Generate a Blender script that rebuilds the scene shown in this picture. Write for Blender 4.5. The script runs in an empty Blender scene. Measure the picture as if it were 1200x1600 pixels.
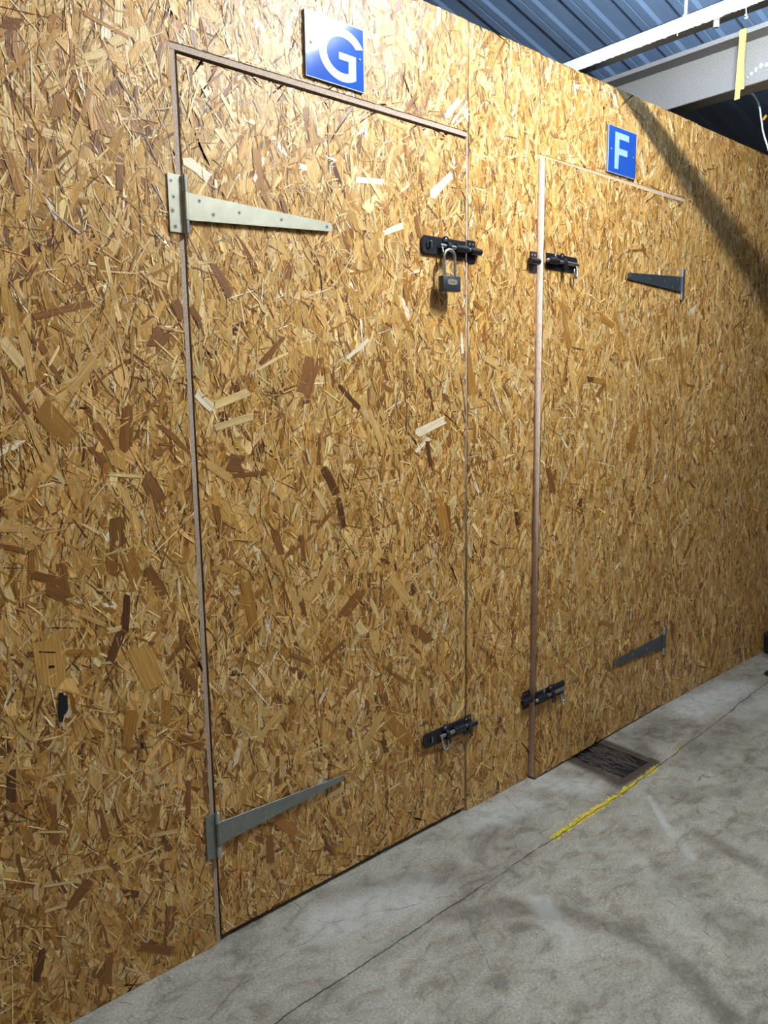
import bpy, bmesh, math, random
import numpy as np
from mathutils import Vector, Matrix

C = bpy.context.scene.collection
PI = math.pi
rng = np.random.default_rng(11)
random.seed(4)

# ------------------------------------------------------------------ camera
cam_d = bpy.data.cameras.new('camera')
cam_d.sensor_fit = 'VERTICAL'
cam_d.sensor_height = 36.0
cam_d.lens = 27.0
cam_d.clip_start = 0.02
cam = bpy.data.objects.new('camera', cam_d)
C.objects.link(cam)
R3 = Matrix(((0.751922, 0.1130987, -0.6494783), (-0.6591116, 0.1086286, -0.7441584), (-0.0136115, 0.9876277, 0.1562249)))
cam.matrix_world = Matrix.Translation((0, -1.633938, 1.401018)) @ R3.to_4x4()
bpy.context.scene.camera = cam

# ------------------------------------------------------------------ view + world
vs = bpy.context.scene.view_settings
vs.view_transform = 'Standard'
vs.look = 'None'
vs.gamma = 1.0
vs.use_curve_mapping = False
vs.exposure = 0.0

world = bpy.data.worlds.new('world')
bpy.context.scene.world = world
world.use_nodes = True
wb = world.node_tree.nodes['Background']
wb.inputs[0].default_value = (0.95, 0.95, 1.0, 1)
wb.inputs[1].default_value = 0.03

TUBE_E = 1080.0            # the tube over the doors (see tube_light below)
def area(name, loc, target, sx, sy, power, col):
    d = bpy.data.lights.new(name, 'AREA')
    d.shape = 'RECTANGLE'; d.size = sx; d.size_y = sy; d.energy = power; d.color = col
    o = bpy.data.objects.new(name, d); C.objects.link(o)
    o.location = loc
    o.rotation_euler = (Vector(target) - Vector(loc)).to_track_quat('-Z', 'Y').to_euler()
    return o
# unseen area lights added as warm fill, behind and beside the camera
area('fill_light', (0.4, -3.6, 3.3), (1.6, 0, 0.8), 1.4, 0.15, 14, (1.0, 0.72, 0.38))
area('fill_light', (3.2, -4.6, 3.1), (2.6, -0.4, 0.8), 1.4, 0.15, 5, (1.0, 0.72, 0.40))

# ------------------------------------------------------------------ node helpers
def new_mat(name):
    m = bpy.data.materials.new(name); m.use_nodes = True
    nt = m.node_tree
    return m, nt, nt.nodes['Principled BSDF']
def N(nt, typ, **kw):
    n = nt.nodes.new(typ)
    for k, v in kw.items():
        if k.startswith('i_'):
            n.inputs[int(k[2:])].default_value = v
        else:
            setattr(n, k, v)
    return n
def L(nt, a, b): nt.links.new(a, b)
def noise(nt, vec, scale, detail=4, rough=0.5, dist=0.0):
    n = N(nt, 'ShaderNodeTexNoise')
    n.inputs['Scale'].default_value = scale; n.inputs['Detail'].default_value = detail
    n.inputs['Roughness'].default_value = rough; n.inputs['Distortion'].default_value = dist
    if vec is not None: L(nt, vec, n.inputs['Vector'])
    return n.outputs[0]
def mapping(nt, vec, scale=(1, 1, 1), loc=(0, 0, 0)):
    m = N(nt, 'ShaderNodeMapping')
    m.inputs['Scale'].default_value = scale; m.inputs['Location'].default_value = loc
    L(nt, vec, m.inputs['Vector'])
    return m.outputs[0]
def math_n(nt, op, a, b=None, clamp=False):
    m = N(nt, 'ShaderNodeMath', operation=op, use_clamp=clamp)
    for i, v in enumerate((a, b)):
        if v is None: continue
        if isinstance(v, (int, float)): m.inputs[i].default_value = v
        else: L(nt, v, m.inputs[i])
    return m.outputs[0]
def maprange(nt, v, a, b, c, d, smooth=False):
    m = N(nt, 'ShaderNodeMapRange')
    if smooth: m.interpolation_type = 'SMOOTHSTEP'
    L(nt, v, m.inputs[0])
    for i, x in enumerate((a, b, c, d)): m.inputs[i + 1].default_value = x
    return m.outputs[0]
def mix(nt, f, a, b, blend='MIX'):
    m = N(nt, 'ShaderNodeMix', data_type='RGBA', blend_type=blend)
    if isinstance(f, (int, float)): m.inputs[0].default_value = f
    else: L(nt, f, m.inputs[0])
    for i, v in ((6, a), (7, b)):
        if isinstance(v, tuple): m.inputs[i].default_value = v if len(v) == 4 else (*v, 1)
        else: L(nt, v, m.inputs[i])
    return m.outputs[2]
def bump(nt, bsdf, h, strength, dist):
    b = N(nt, 'ShaderNodeBump'); b.inputs['Strength'].default_value = strength; b.inputs['Distance'].default_value = dist
    L(nt, h, b.inputs['Height']); L(nt, b.outputs[0], bsdf.inputs['Normal'])
def objco(nt): return N(nt, 'ShaderNodeTexCoord').outputs['Object']
def simple(name, col, rough=0.5, metal=0.0, var=0.12, scale=40, bmp=0.0, spec=0.5, stretch=(1, 1, 1)):
    m, nt, b = new_mat(name)
    v = mapping(nt, objco(nt), stretch)
    n = noise(nt, v, scale, 5, 0.6)
    f = maprange(nt, n, 0.3, 0.7, 0, 1)
    lo = tuple(c * (1 - var) for c in col); hi = tuple(min(1, c * (1 + var)) for c in col)
    L(nt, mix(nt, f, lo, hi), b.inputs['Base Color'])
    b.inputs['Roughness'].default_value = rough
    b.inputs['Metallic'].default_value = metal
    b.inputs['Specular IOR Level'].default_value = spec
    if bmp: bump(nt, b, n, bmp, 0.002)
    return m

# ------------------------------------------------------------------ materials
def make_osb():
    m, nt, b = new_mat('oriented_strand_board')
    at = N(nt, 'ShaderNodeAttribute', attribute_name='flake')
    uv = N(nt, 'ShaderNodeUVMap', uv_map='grain').outputs[0]
    g1 = noise(nt, mapping(nt, uv, (9, 260, 1)), 1.0, 4, 0.6, 0.3)
    g2 = noise(nt, mapping(nt, uv, (30, 900, 1)), 1.0, 2, 0.5)
    k = math_n(nt, 'ADD', maprange(nt, g1, 0.3, 0.7, 0.66, 1.24), maprange(nt, g2, 0.3, 0.7, -0.10, 0.10))
    comb = N(nt, 'ShaderNodeCombineXYZ')
    for i in range(3): L(nt, k, comb.inputs[i])
    col = mix(nt, 1.0, at.outputs['Color'], comb.outputs[0], 'MULTIPLY')
    big = noise(nt, objco(nt), 2.2, 3, 0.5)
    col = mix(nt, maprange(nt, big, 0.42, 0.66, 0.0, 0.22), col, mix(nt, 1.0, col, (0.95, 0.84, 0.72), 'MULTIPLY'))
    L(nt, col, b.inputs['Base Color'])
    b.inputs['Roughness'].default_value = 0.42
    b.inputs['Specular IOR Level'].default_value = 0.42
    h = math_n(nt, 'ADD', g1, math_n(nt, 'MULTIPLY', noise(nt, objco(nt), 420, 2, 0.5), 0.5))
    bump(nt, b, h, 0.6, 0.0014)
    return m
M_OSB = make_osb()
M_EDGE = simple('cut_board_edge', (0.62, 0.46, 0.36), 0.85, var=0.30, scale=260, bmp=0.3, stretch=(1, 1, 0.25))
M_BATTEN = simple('sawn_batten', (0.42, 0.31, 0.225), 0.85, var=0.30, scale=220, bmp=0.3)
M_ZINC = simple('zinc_plate', (0.27, 0.29, 0.27), 0.42, 0.75, var=0.12, scale=35, bmp=0.05)  # zinc in three tones; the differing reflections are put into the colour
M_ZINC_LIT = simple('lit_passivated_zinc', (0.50, 0.47, 0.345), 0.45, 0.6, var=0.10, scale=28, bmp=0.05)  # yellowish zinc, its colour lightened for the lamp's reflection
M_ZINC_SHADED = simple('shaded_zinc_plate', (0.13, 0.155, 0.17), 0.38, 0.75, var=0.15, scale=35, bmp=0.05)  # same zinc, its colour darkened for dark reflections
M_BARREL = simple('zinc_barrel', (0.62, 0.65, 0.68), 0.28, 0.9, var=0.1, scale=60)
M_SCREW = simple('screw_head', (0.42, 0.41, 0.36), 0.35, 0.85, var=0.2, scale=200)
M_RECESS = simple('screw_recess', (0.03, 0.028, 0.025), 0.6, 0.4)
M_BLACK = simple('black_japanned_steel', (0.013, 0.013, 0.016), 0.36, 0.0, var=0.3, scale=80, bmp=0.06, spec=0.5)
M_ROD = simple('bright_steel_rod', (0.62, 0.61, 0.60), 0.28, 0.95, var=0.1, scale=90)
M_LOCK = simple('charcoal_lock_case', (0.030, 0.034, 0.040), 0.42, 0.0, var=0.15, scale=60, spec=0.5)
M_BRASS = simple('lock_label_metal', (0.70, 0.62, 0.42), 0.35, 0.8, var=0.25, scale=900)
M_BLUE = None
def make_blue():
    m, nt, b = new_mat('blue_sign_face')
    b.inputs['Base Color'].default_value = (0.016, 0.072, 0.33, 1)
    b.inputs['Roughness'].default_value = 0.11
    b.inputs['Specular IOR Level'].default_value = 0.35
    n = noise(nt, objco(nt), 520, 2, 0.6)
    bump(nt, b, n, 0.09, 0.0010)
    return m
M_BLUE = make_blue()
M_LETTER = simple('pale_letter_film', (0.30, 0.45, 0.66), 0.30, var=0.03)
M_SIGNEDGE = simple('sign_backing', (0.16, 0.20, 0.33), 0.5, var=0.05)
M_SIGNRIM = simple('sign_white_rim', (0.75, 0.78, 0.84), 0.4, var=0.03)
M_TRUNK = simple('white_painted_steel', (0.80, 0.84, 0.84), 0.6, var=0.16, scale=60, bmp=0.5)
M_PURLIN = simple('grey_galvanised_purlin', (0.36, 0.345, 0.33), 0.62, 0.1, var=0.22, scale=180, bmp=0.35)
M_TAPE = simple('dusty_yellow_strap', (0.72, 0.66, 0.20), 0.75, var=0.25, scale=150, bmp=0.3)
M_CABLE = simple('white_cable_sheath', (0.72, 0.70, 0.64), 0.45, var=0.08)
M_ORANGE = simple('orange_tie', (0.65, 0.33, 0.06), 0.6, var=0.1)
M_CAULK = simple('dried_grey_adhesive', (0.52, 0.51, 0.50), 0.8, var=0.1)
M_BLACKPL = simple('black_plastic', (0.006, 0.006, 0.007), 0.6, var=0.2)
M_DEBRIS = simple('dark_fibre', (0.009, 0.006, 0.005), 0.9, var=0.5, scale=90, bmp=0.6)
M_TWIG = simple('brown_twig', (0.12, 0.088, 0.070), 0.85, var=0.35, scale=60)
M_TIMBER = simple('stud_timber', (0.30, 0.20, 0.11), 0.8, var=0.2, scale=30)

def make_roof():
    m, nt, b = new_mat('blue_grey_roof_deck')
    v = objco(nt)
    n = noise(nt, mapping(nt, v, (0.6, 6, 6)), 3.0, 5, 0.6)
    s = noise(nt, v, 140, 2, 0.6)
    c = mix(nt, maprange(nt, n, 0.3, 0.7, 0, 1), (0.36, 0.55, 0.90), (0.43, 0.64, 0.98))
    c = mix(nt, maprange(nt, s, 0.62, 0.75, 0, 0.5), c, (0.36, 0.46, 0.55))
    L(nt, c, b.inputs['Base Color'])
    b.inputs['Roughness'].default_value = 0.45
    b.inputs['Metallic'].default_value = 0.15
    return m
M_ROOF = make_roof()

def make_concrete():
    m, nt, b = new_mat('stained_concrete')
    v = objco(nt)
    st = N(nt, 'ShaderNodeAttribute', attribute_name='stain')
    sep = N(nt, 'ShaderNodeSeparateColor'); L(nt, st.outputs['Color'], sep.inputs[0])
    big = noise(nt, v, 2.6, 6, 0.62, 0.6)
    mid = noise(nt, mapping(nt, v, (1, 1.5, 1)), 11, 6, 0.68, 0.8)
    fin = noise(nt, v, 150, 4, 0.7)
    c = mix(nt, maprange(nt, big, 0.33, 0.68, 0, 1), (0.150, 0.128, 0.086), (0.345, 0.308, 0.240))
    c = mix(nt, maprange(nt, mid, 0.36, 0.66, 0, 0.60), c, (0.44, 0.405, 0.330))
    c = mix(nt, maprange(nt, mid, 0.48, 0.30, 0, 0.55), c, (0.125, 0.112, 0.085))
    k = maprange(nt, fin, 0.3, 0.7, 0.60, 1.34)
    comb = N(nt, 'ShaderNodeCombineXYZ')
    for i in range(3): L(nt, k, comb.inputs[i])
    c = mix(nt, 1.0, c, comb.outputs[0], 'MULTIPLY')
    # worn stains (attribute r = dark grease, g = pale scrape, b = brown damp patch)
    wob = maprange(nt, mid, 0.30, 0.60, 0.7, 1.35)
    wob2 = maprange(nt, noise(nt, v, 26, 6, 0.75, 0.5), 0.38, 0.60, 0.50, 1.30)
    c = mix(nt, math_n(nt, 'MULTIPLY', sep.outputs[0], wob2, True), c, (0.105, 0.092, 0.066))
    c = mix(nt, math_n(nt, 'MULTIPLY', sep.outputs[1], wob2, True), c, (0.56, 0.555, 0.51))
    c = mix(nt, math_n(nt, 'MULTIPLY', sep.outputs[2], wob, True), c, (0.060, 0.042, 0.031))
    # small white and black specks
    vor = N(nt, 'ShaderNodeTexVoronoi'); vor.inputs['Scale'].default_value = 30; L(nt, v, vor.inputs['Vector'])
    spk = math_n(nt, 'LESS_THAN', vor.outputs['Distance'], 0.055)
    vc = N(nt, 'ShaderNodeSeparateColor'); L(nt, vor.outputs['Color'], vc.inputs[0])
    c = mix(nt, math_n(nt, 'MULTIPLY', spk, math_n(nt, 'GREATER_THAN', vc.outputs[0], 0.90)), c, (0.78, 0.78, 0.74))
    c = mix(nt, math_n(nt, 'MULTIPLY', spk, math_n(nt, 'LESS_THAN', vc.outputs[0], 0.10)), c, (0.03, 0.028, 0.022))
    # the joint between the two pours, and the yellow line painted along it
    xyz = N(nt, 'ShaderNodeSeparateXYZ'); L(nt, v, xyz.inputs[0])
    wig = noise(nt, mapping(nt, v, (1, 0.1, 0.1)), 7, 5, 0.6)
    yy = math_n(nt, 'ADD', xyz.outputs[1], math_n(nt, 'MULTIPLY', math_n(nt, 'SUBTRACT', wig, 0.5), 0.035))
    slope = math_n(nt, 'MULTIPLY', math_n(nt, 'SUBTRACT', xyz.outputs[0], 0.8), -0.014)
    bend = math_n(nt, 'MULTIPLY', math_n(nt, 'MAXIMUM', math_n(nt, 'SUBTRACT', xyz.outputs[0], 2.35), 0.0), -0.055)
    yj = math_n(nt, 'ADD', math_n(nt, 'ADD', math_n(nt, 'ADD', yy, 0.312), slope), bend)
    dist = math_n(nt, 'ABSOLUTE', yj)
    brk = noise(nt, mapping(nt, v, (1, 1, 1), (3, 1, 0)), 24, 3, 0.6)
    crack = math_n(nt, 'MULTIPLY', maprange(nt, dist, 0.0009, 0.0026, 1, 0), maprange(nt, brk, 0.36, 0.52, 0.25, 1))
    c = mix(nt, math_n(nt, 'MULTIPLY', maprange(nt, dist, 0.0, 0.045, 0.32, 0), maprange(nt, brk, 0.3, 0.7, 0.3, 1)), c, (0.12, 0.105, 0.085))
    yline = math_n(nt, 'ABSOLUTE', math_n(nt, 'ADD', yj, -0.004))
    flake = noise(nt, v, 75, 4, 0.75)
    flake2 = noise(nt, mapping(nt, v, (1, 1, 1), (0, 5, 0)), 9, 3, 0.6)
    along = math_n(nt, 'MULTIPLY', maprange(nt, xyz.outputs[0], 1.84, 1.87, 0, 1), maprange(nt, xyz.outputs[0], 2.80, 2.66, 0, 1))
    width = maprange(nt, yline, 0.004, 0.019, 0.34, -0.12)
    wear = maprange(nt, xyz.outputs[0], 1.85, 2.75, 0.02, -0.30)
    pm = math_n(nt, 'ADD', math_n(nt, 'ADD', width, math_n(nt, 'MULTIPLY', math_n(nt, 'SUBTRACT', flake, 0.5), 1.7)),
                math_n(nt, 'ADD', math_n(nt, 'MULTIPLY', math_n(nt, 'SUBTRACT', flake2, 0.47), 1.7), wear))
    pm = math_n(nt, 'MULTIPLY', maprange(nt, pm, 0.13, 0.20, 0, 1), along)
    pm = math_n(nt, 'MULTIPLY', pm, maprange(nt, yline, 0.019, 0.022, 1, 0))
    ycol = mix(nt, maprange(nt, flake, 0.4, 0.66, 0, 1), (0.30, 0.26, 0.03), (0.80, 0.62, 0.015))
    ycol = mix(nt, maprange(nt, flake2, 0.56, 0.66, 0, 0.6), ycol, (0.75, 0.42, 0.12))
    c = mix(nt, pm, c, ycol)
    c = mix(nt, crack, c, (0.022, 0.018, 0.014))
    # fine hairline cracks
    hv = N(nt, 'ShaderNodeTexVoronoi', feature='DISTANCE_TO_EDGE'); hv.inputs['Scale'].default_value = 1.7
    L(nt, mapping(nt, mixvec(nt, v, 0.10), (1, 1, 1), (0.35, 0.2, 0)), hv.inputs['Vector'])
    c = mix(nt, math_n(nt, 'MULTIPLY', maprange(nt, hv.outputs[0], 0.0008, 0.0030, 0.75, 0), maprange(nt, brk, 0.44, 0.58, 0, 1)), c, (0.07, 0.06, 0.05))
    L(nt, c, b.inputs['Base Color'])
    L(nt, maprange(nt, mid, 0.3, 0.7, 0.62, 0.46), b.inputs['Roughness'])
    b.inputs['Specular IOR Level'].default_value = 0.4
    hh = math_n(nt, 'ADD', math_n(nt, 'MULTIPLY', fin, 0.5), math_n(nt, 'SUBTRACT', mid, math_n(nt, 'MULTIPLY', crack, 2.0)))
    bump(nt, b, hh, 0.35, 0.004)
    return m
def mixvec(nt, v, amt):
    n = N(nt, 'ShaderNodeTexNoise'); n.inputs['Scale'].default_value = 5; L(nt, v, n.inputs['Vector'])
    a = N(nt, 'ShaderNodeVectorMath', operation='SCALE'); a.inputs[3].default_value = amt; L(nt, n.outputs[1], a.inputs[0])
    s = N(nt, 'ShaderNodeVectorMath', operation='ADD'); L(nt, v, s.inputs[0]); L(nt, a.outputs[0], s.inputs[1])
    return s.outputs[0]
M_FLOOR = make_concrete()

# ------------------------------------------------------------------ object helpers
def link(name, me, mats, parent=None):
    o = bpy.data.objects.new(name, me); C.objects.link(o)
    for m in (mats if isinstance(mats, (list, tuple)) else [mats]): me.materials.append(m)
    if parent is not None: o.parent = parent
    return o
def obj(name, bm, mat, parent=None, smooth=False):
    bm.normal_update()
    me = bpy.data.meshes.new(name); bm.to_mesh(me); bm.free()
    if smooth:
        for p in me.polygons: p.use_smooth = True
        try: me.set_sharp_from_angle(angle=math.radians(38))
        except Exception: pass
    return link(name, me, mat, parent)
def thing(name, label, cat, loc=(0, 0, 0), rotz=0.0, group=None):
    o = bpy.data.objects.new(name, None); C.objects.link(o)
    o.location = loc; o.rotation_euler = (0, 0, rotz); o.empty_display_size = 0.05
    return tag(o, label, cat, group)
def tag(o, label, cat, group=None):
    o['label'] = label; o['category'] = cat
    if group: o['group'] = group
    return o
def struct(o, label=None):
    o['kind'] = 'structure'
    if label: o['label'] = label
    return o
def box(bm, x0, x1, y0, y1, z0, z1, bev=0.0):
    r = bmesh.ops.create_cube(bm, size=1)
    vs_ = r['verts']
    for v in vs_:
        v.co = Vector(((x0 + x1) / 2 + v.co.x * (x1 - x0), (y0 + y1) / 2 + v.co.y * (y1 - y0), (z0 + z1) / 2 + v.co.z * (z1 - z0)))
    if bev:
        es = {e for v in vs_ for e in v.link_edges}
        bmesh.ops.bevel(bm, geom=list(es), offset=bev, segments=2, affect='EDGES', profile=0.5)
    return vs_
def prism(bm, pts, y0, y1):
    """outline pts in (x, z), extruded between y0 (front, nearer the hall) and y1."""
    a = [bm.verts.new((x, y0, z)) for x, z in pts]
    c = [bm.verts.new((x, y1, z)) for x, z in pts]
    f = [bm.faces.new(a), bm.faces.new(c[::-1])]
    n = len(pts)
    for i in range(n): f.append(bm.faces.new((a[i], c[i], c[(i + 1) % n], a[(i + 1) % n])))
    bmesh.ops.recalc_face_normals(bm, faces=f)
def cyl(bm, p0, p1, r, seg=20, r2=None):
    p0, p1 = Vector(p0), Vector(p1); d = p1 - p0
    q = d.to_track_quat('Z', 'Y').to_matrix().to_4x4()
    bmesh.ops.create_cone(bm, cap_ends=True, segments=seg, radius1=r, radius2=r if r2 is None else r2, depth=d.length,
                          matrix=Matrix.Translation((p0 + p1) / 2) @ q)
def tube(bm, pts, r, seg=10):
    pts = [Vector(p) for p in pts]; rings = []
    up = None
    for i, p in enumerate(pts):
        t = (pts[min(i + 1, len(pts) - 1)] - pts[max(i - 1, 0)]).normalized()
        if up is None: up = t.orthogonal().normalized()
        up = (up - t * up.dot(t)).normalized(); sd = t.cross(up)
        rr = r[i] if isinstance(r, (list, tuple)) else r
        rings.append([bm.verts.new(p + (up * math.cos(a) + sd * math.sin(a)) * rr) for a in [2 * PI * k / seg for k in range(seg)]])
    for a, b in zip(rings[:-1], rings[1:]):
        for k in range(seg): bm.faces.new((a[k], a[(k + 1) % seg], b[(k + 1) % seg], b[k]))
    bm.faces.new(rings[0][::-1]); bm.faces.new(rings[-1])
def arc(cx, cz, rx, rz, a0, a1, n):
    return [(cx + rx * math.cos(math.radians(a0 + (a1 - a0) * i / n)), cz + rz * math.sin(math.radians(a0 + (a1 - a0) * i / n))) for i in range(n + 1)]
BM = bmesh.new

# ------------------------------------------------------------------ OSB boards: solid board faced with thousands of pressed flakes
PAL = {
    'P': (0.84, 0.69, 0.46), 'p': (0.76, 0.525, 0.225), 'l': (0.65, 0.380, 0.122), 'n': (0.55, 0.292, 0.070),
    'm': (0.39, 0.178, 0.034), 'd': (0.240, 0.098, 0.024), 'r': (0.240, 0.102, 0.032), 'D': (0.120, 0.046, 0.016), 'k': (0.012, 0.010, 0.010)}
HAND = ['d 512 1547 510 1560 624 1596 627 1582','m 531 1544 537 1553 589 1525 583 1516','p 437 1502 452 1515 490 1466 474 1453','l 479 1521 495 1525 505 1429 489 1426','d 505 1510 518 1518 535 1489 522 1480','d 524 1471 532 1477 559 1430 550 1424','d 437 1455 444 1459 459 1422 453 1418','d 457 1407 465 1413 488 1369 479 1364','l 574 1402 560 1415 621 1482 635 1470','r 764 1482 734 1501 770 1547 800 1529','d 801 1604 821 1614 843 1569 823 1559','d 844 1593 857 1602 881 1571 867 1562','d 677 1375 704 1374 695 1288 668 1290','d 606 1338 625 1348 655 1289 636 1279','m 490 1365 521 1393 582 1319 550 1291','d 755 1330 765 1339 841 1267 831 1258','r 705 1216 734 1229 770 1162 740 1149','d 600 1289 615 1298 639 1258 623 1249','p 636 1228 637 1236 713 1223 711 1215','m 645 1680 665 1683 664 1632 644 1630','p 659 1685 667 1687 676 1630 667 1628','d 505 1621 501 1623 523 1658 527 1656','m 770 1654 767 1661 813 1687 817 1680','d 732 1548 730 1551 757 1570 760 1567','d 623 1421 620 1425 684 1468 687 1464','m 705 1531 711 1532 709 1440 703 1440','p 649 1653 649 1657 730 1658 729 1654','m 764 1344 755 1345 775 1423 784 1421','d 632 1132 669 1128 665 1062 628 1067','d 621 1063 645 1059 641 1008 617 1012','m 648 1052 681 1061 711 973 677 965','d 700 1014 719 1023 761 944 741 937','d 463 1030 468 1046 520 1023 515 1007','d 481 1000 496 1021 543 982 528 961','d 515 1053 533 1052 537 975 519 976','D 654 960 670 955 657 869 641 874','D 632 879 649 868 618 807 601 818','p 613 880 611 893 680 893 682 880','p 609 1054 608 1058 699 1068 699 1064','l 553 930 558 940 607 908 602 898','d 780 873 793 871 794 804 781 806','d 750 772 741 781 773 816 783 806','d 773 750 790 759 827 701 810 692','d 791 740 784 750 834 775 841 764','n 650 825 699 837 740 731 688 720','l 413 1135 414 1146 479 1138 478 1126','d 409 1101 412 1111 459 1094 456 1084','n 458 894 514 888 516 798 460 806','m 517 851 518 866 587 850 585 834','m 640 695 669 681 644 586 616 601','d 765 582 775 596 832 548 822 533','m 728 692 750 685 743 629 721 637','k 465 872 465 875 498 866 498 863','k 481 833 481 839 492 838 492 832','k 668 606 675 604 676 590 668 591','r 1174 1491 1220 1479 1178 1386 1133 1399','d 1294 1532 1304 1535 1346 1460 1336 1457','D 1269 1411 1279 1418 1350 1357 1340 1350','d 1038 1463 1027 1471 1097 1539 1108 1531','r 927 1214 933 1255 984 1249 978 1207','d 941 1197 940 1208 1039 1208 1039 1197','d 1202 1291 1212 1290 1209 1208 1199 1209','D 1208 1199 1229 1205 1270 1127 1248 1121','D 1256 1117 1275 1117 1289 1027 1269 1027','d 1046 1055 1069 1057 1085 987 1063 986','d 885 1134 900 1136 918 1060 903 1058','d 1079 1347 1087 1345 1071 1293 1064 1295','p 913 1364 906 1381 995 1411 1002 1394','p 904 1312 900 1328 1006 1352 1011 1335','P 845 1396 862 1410 906 1369 889 1355','P 1309 1483 1300 1491 1377 1543 1386 1536','P 1327 1497 1321 1504 1358 1524 1364 1517','P 1569 1266 1555 1286 1673 1323 1688 1302','P 1559 1219 1549 1228 1607 1263 1617 1254','D 1593 1249 1609 1250 1625 1172 1609 1172','d 1421 1415 1430 1423 1468 1402 1459 1393','d 1507 1454 1520 1455 1524 1377 1511 1377','p 1027 1452 1022 1458 1112 1503 1117 1496','m 1291 1205 1290 1217 1351 1216 1352 1204','p 1410 1135 1407 1142 1493 1153 1496 1146','l 863 1237 875 1251 947 1199 934 1185','d 1134 1028 1146 1028 1152 958 1139 959','m 1632 1077 1673 1078 1701 948 1659 949','d 1475 1020 1485 1019 1492 950 1481 951','d 1792 1661 1804 1670 1851 1640 1838 1632','d 2132 1130 2163 1134 2202 1052 2171 1049','m 1757 1503 1789 1506 1810 1395 1778 1393','D 2370 1424 2374 1441 2422 1437 2418 1419','m 2417 1419 2423 1437 2497 1428 2491 1409','d 2453 1364 2433 1372 2483 1418 2505 1410','m 2438 1637 2460 1660 2552 1635 2530 1612','m 2721 1161 2672 1170 2706 1268 2757 1260','d 1934 1415 1945 1418 1978 1377 1967 1374','D 384 643 400 637 394 571 378 577','d 455 539 473 534 474 444 456 449','d 552 486 569 485 582 407 565 409','d 491 504 486 508 503 552 508 549','d 383 451 391 450 400 368 391 370','d 359 385 360 394 414 370 413 361','d 485 268 471 290 519 327 534 305','d 630 95 635 113 718 52 713 32','d 552 129 570 119 561 42 544 53','D 414 214 428 201 407 139 393 152','d 777 476 790 471 781 380 768 386','p 499 351 498 360 576 342 577 332','p 433 350 432 357 507 336 508 328','p 432 290 431 298 517 287 519 279','p 611 328 609 333 699 333 701 327','p 676 365 675 375 745 359 747 349','p 436 477 436 482 488 461 488 455','d 907 284 919 276 905 223 893 230','d 991 237 1014 229 1017 147 993 157','d 959 241 964 249 1024 198 1018 190','d 1034 447 1046 443 1042 358 1030 362','m 1018 263 1043 281 1097 217 1071 200','p 1211 261 1203 278 1291 283 1300 265','d 819 484 831 480 832 395 820 399','P 855 1901 869 1919 923 1891 909 1874','P 1164 1941 1168 1955 1231 1955 1226 1941','P 1341 1939 1344 1953 1444 1962 1441 1947','p 934 1988 941 1994 996 1940 989 1934','p 951 2066 959 2072 995 2021 986 2015','m 1031 1964 1054 1970 1064 1877 1041 1871','l 1179 1977 1214 1989 1226 1938 1191 1927','r 903 1694 922 1705 970 1631 950 1621','P 1444 1817 1436 1830 1507 1859 1515 1846','P 1635 1942 1613 1954 1691 2020 1714 2009','P 1688 2166 1670 2172 1728 2229 1746 2223','P 1707 2154 1698 2156 1765 2227 1774 2225','P 1710 2143 1705 2145 1759 2189 1764 2187','m 1421 417 1460 432 1539 335 1497 321','d 1530 684 1556 698 1622 637 1595 622','d 1324 850 1352 828 1292 775 1265 796','d 1090 710 1096 720 1157 682 1151 672','d 1201 661 1193 671 1272 717 1281 707','m 953 933 981 932 998 821 970 822','d 492 2078 496 2100 533 2105 528 2083','m 584 1983 604 1985 595 1937 574 1935','m 649 2004 660 2003 638 1944 627 1945','m 656 1972 675 1983 698 1928 679 1918','r 702 1895 716 1897 710 1822 696 1820','r 749 2035 757 2037 754 2011 746 2010','m 480 1852 496 1860 514 1793 497 1785','r 525 1905 537 1909 537 1892 525 1889','P 688 2138 706 2142 701 2108 683 2105','p 718 2191 734 2196 731 2149 714 2145','p 650 2059 647 2072 689 2092 692 2079','p 709 2101 701 2112 751 2151 759 2139','d 707 2049 711 2052 764 1986 761 1983','d 2943 397 2941 414 3000 401 3002 384','d 3081 384 3108 379 3133 294 3105 299','D 3371 102 3374 107 3446 79 3443 74','m 2511 496 2522 513 2595 482 2583 464','d 1408 599 1417 606 1525 517 1515 510','d 1560 267 1557 276 1686 255 1689 245','m 650 2145 655 2153 745 2130 740 2122','d 1680 1048 1697 1048 1708 945 1691 947','l 1362 1347 1383 1353 1441 1243 1418 1238','l 1366 1635 1348 1644 1417 1716 1435 1707','l 1433 861 1462 872 1538 780 1508 769','l 1159 841 1141 854 1230 962 1248 950','l 982 498 969 512 1050 576 1064 562','l 1350 368 1329 385 1404 470 1426 454','m 2541 1668 2561 1671 2611 1557 2590 1554','l 2353 1321 2378 1326 2486 1182 2460 1177','l 2244 1500 2281 1505 2332 1372 2294 1368','m 2187 1691 2215 1696 2275 1549 2246 1544','m 2810 1311 2834 1312 2866 1156 2841 1157','m 3040 1567 3066 1569 3123 1412 3097 1410','m 3310 1243 3340 1242 3371 1069 3340 1071','d 3076 1406 3079 1416 3206 1405 3203 1394','D 1405 373 1422 371 1432 327 1414 330','l 1127 2145 1117 2154 1273 2273 1284 2263','l 1485 2319 1503 2331 1573 2269 1555 2257','l 1420 2113 1426 2125 1542 2116 1535 2104']
HANDQ = []
for s in HAND:
    a = s.split(); v = np.array(list(map(float, a[1:]))).reshape(4, 2) / 1000.0
    HANDQ.append((a[0], v))

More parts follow.
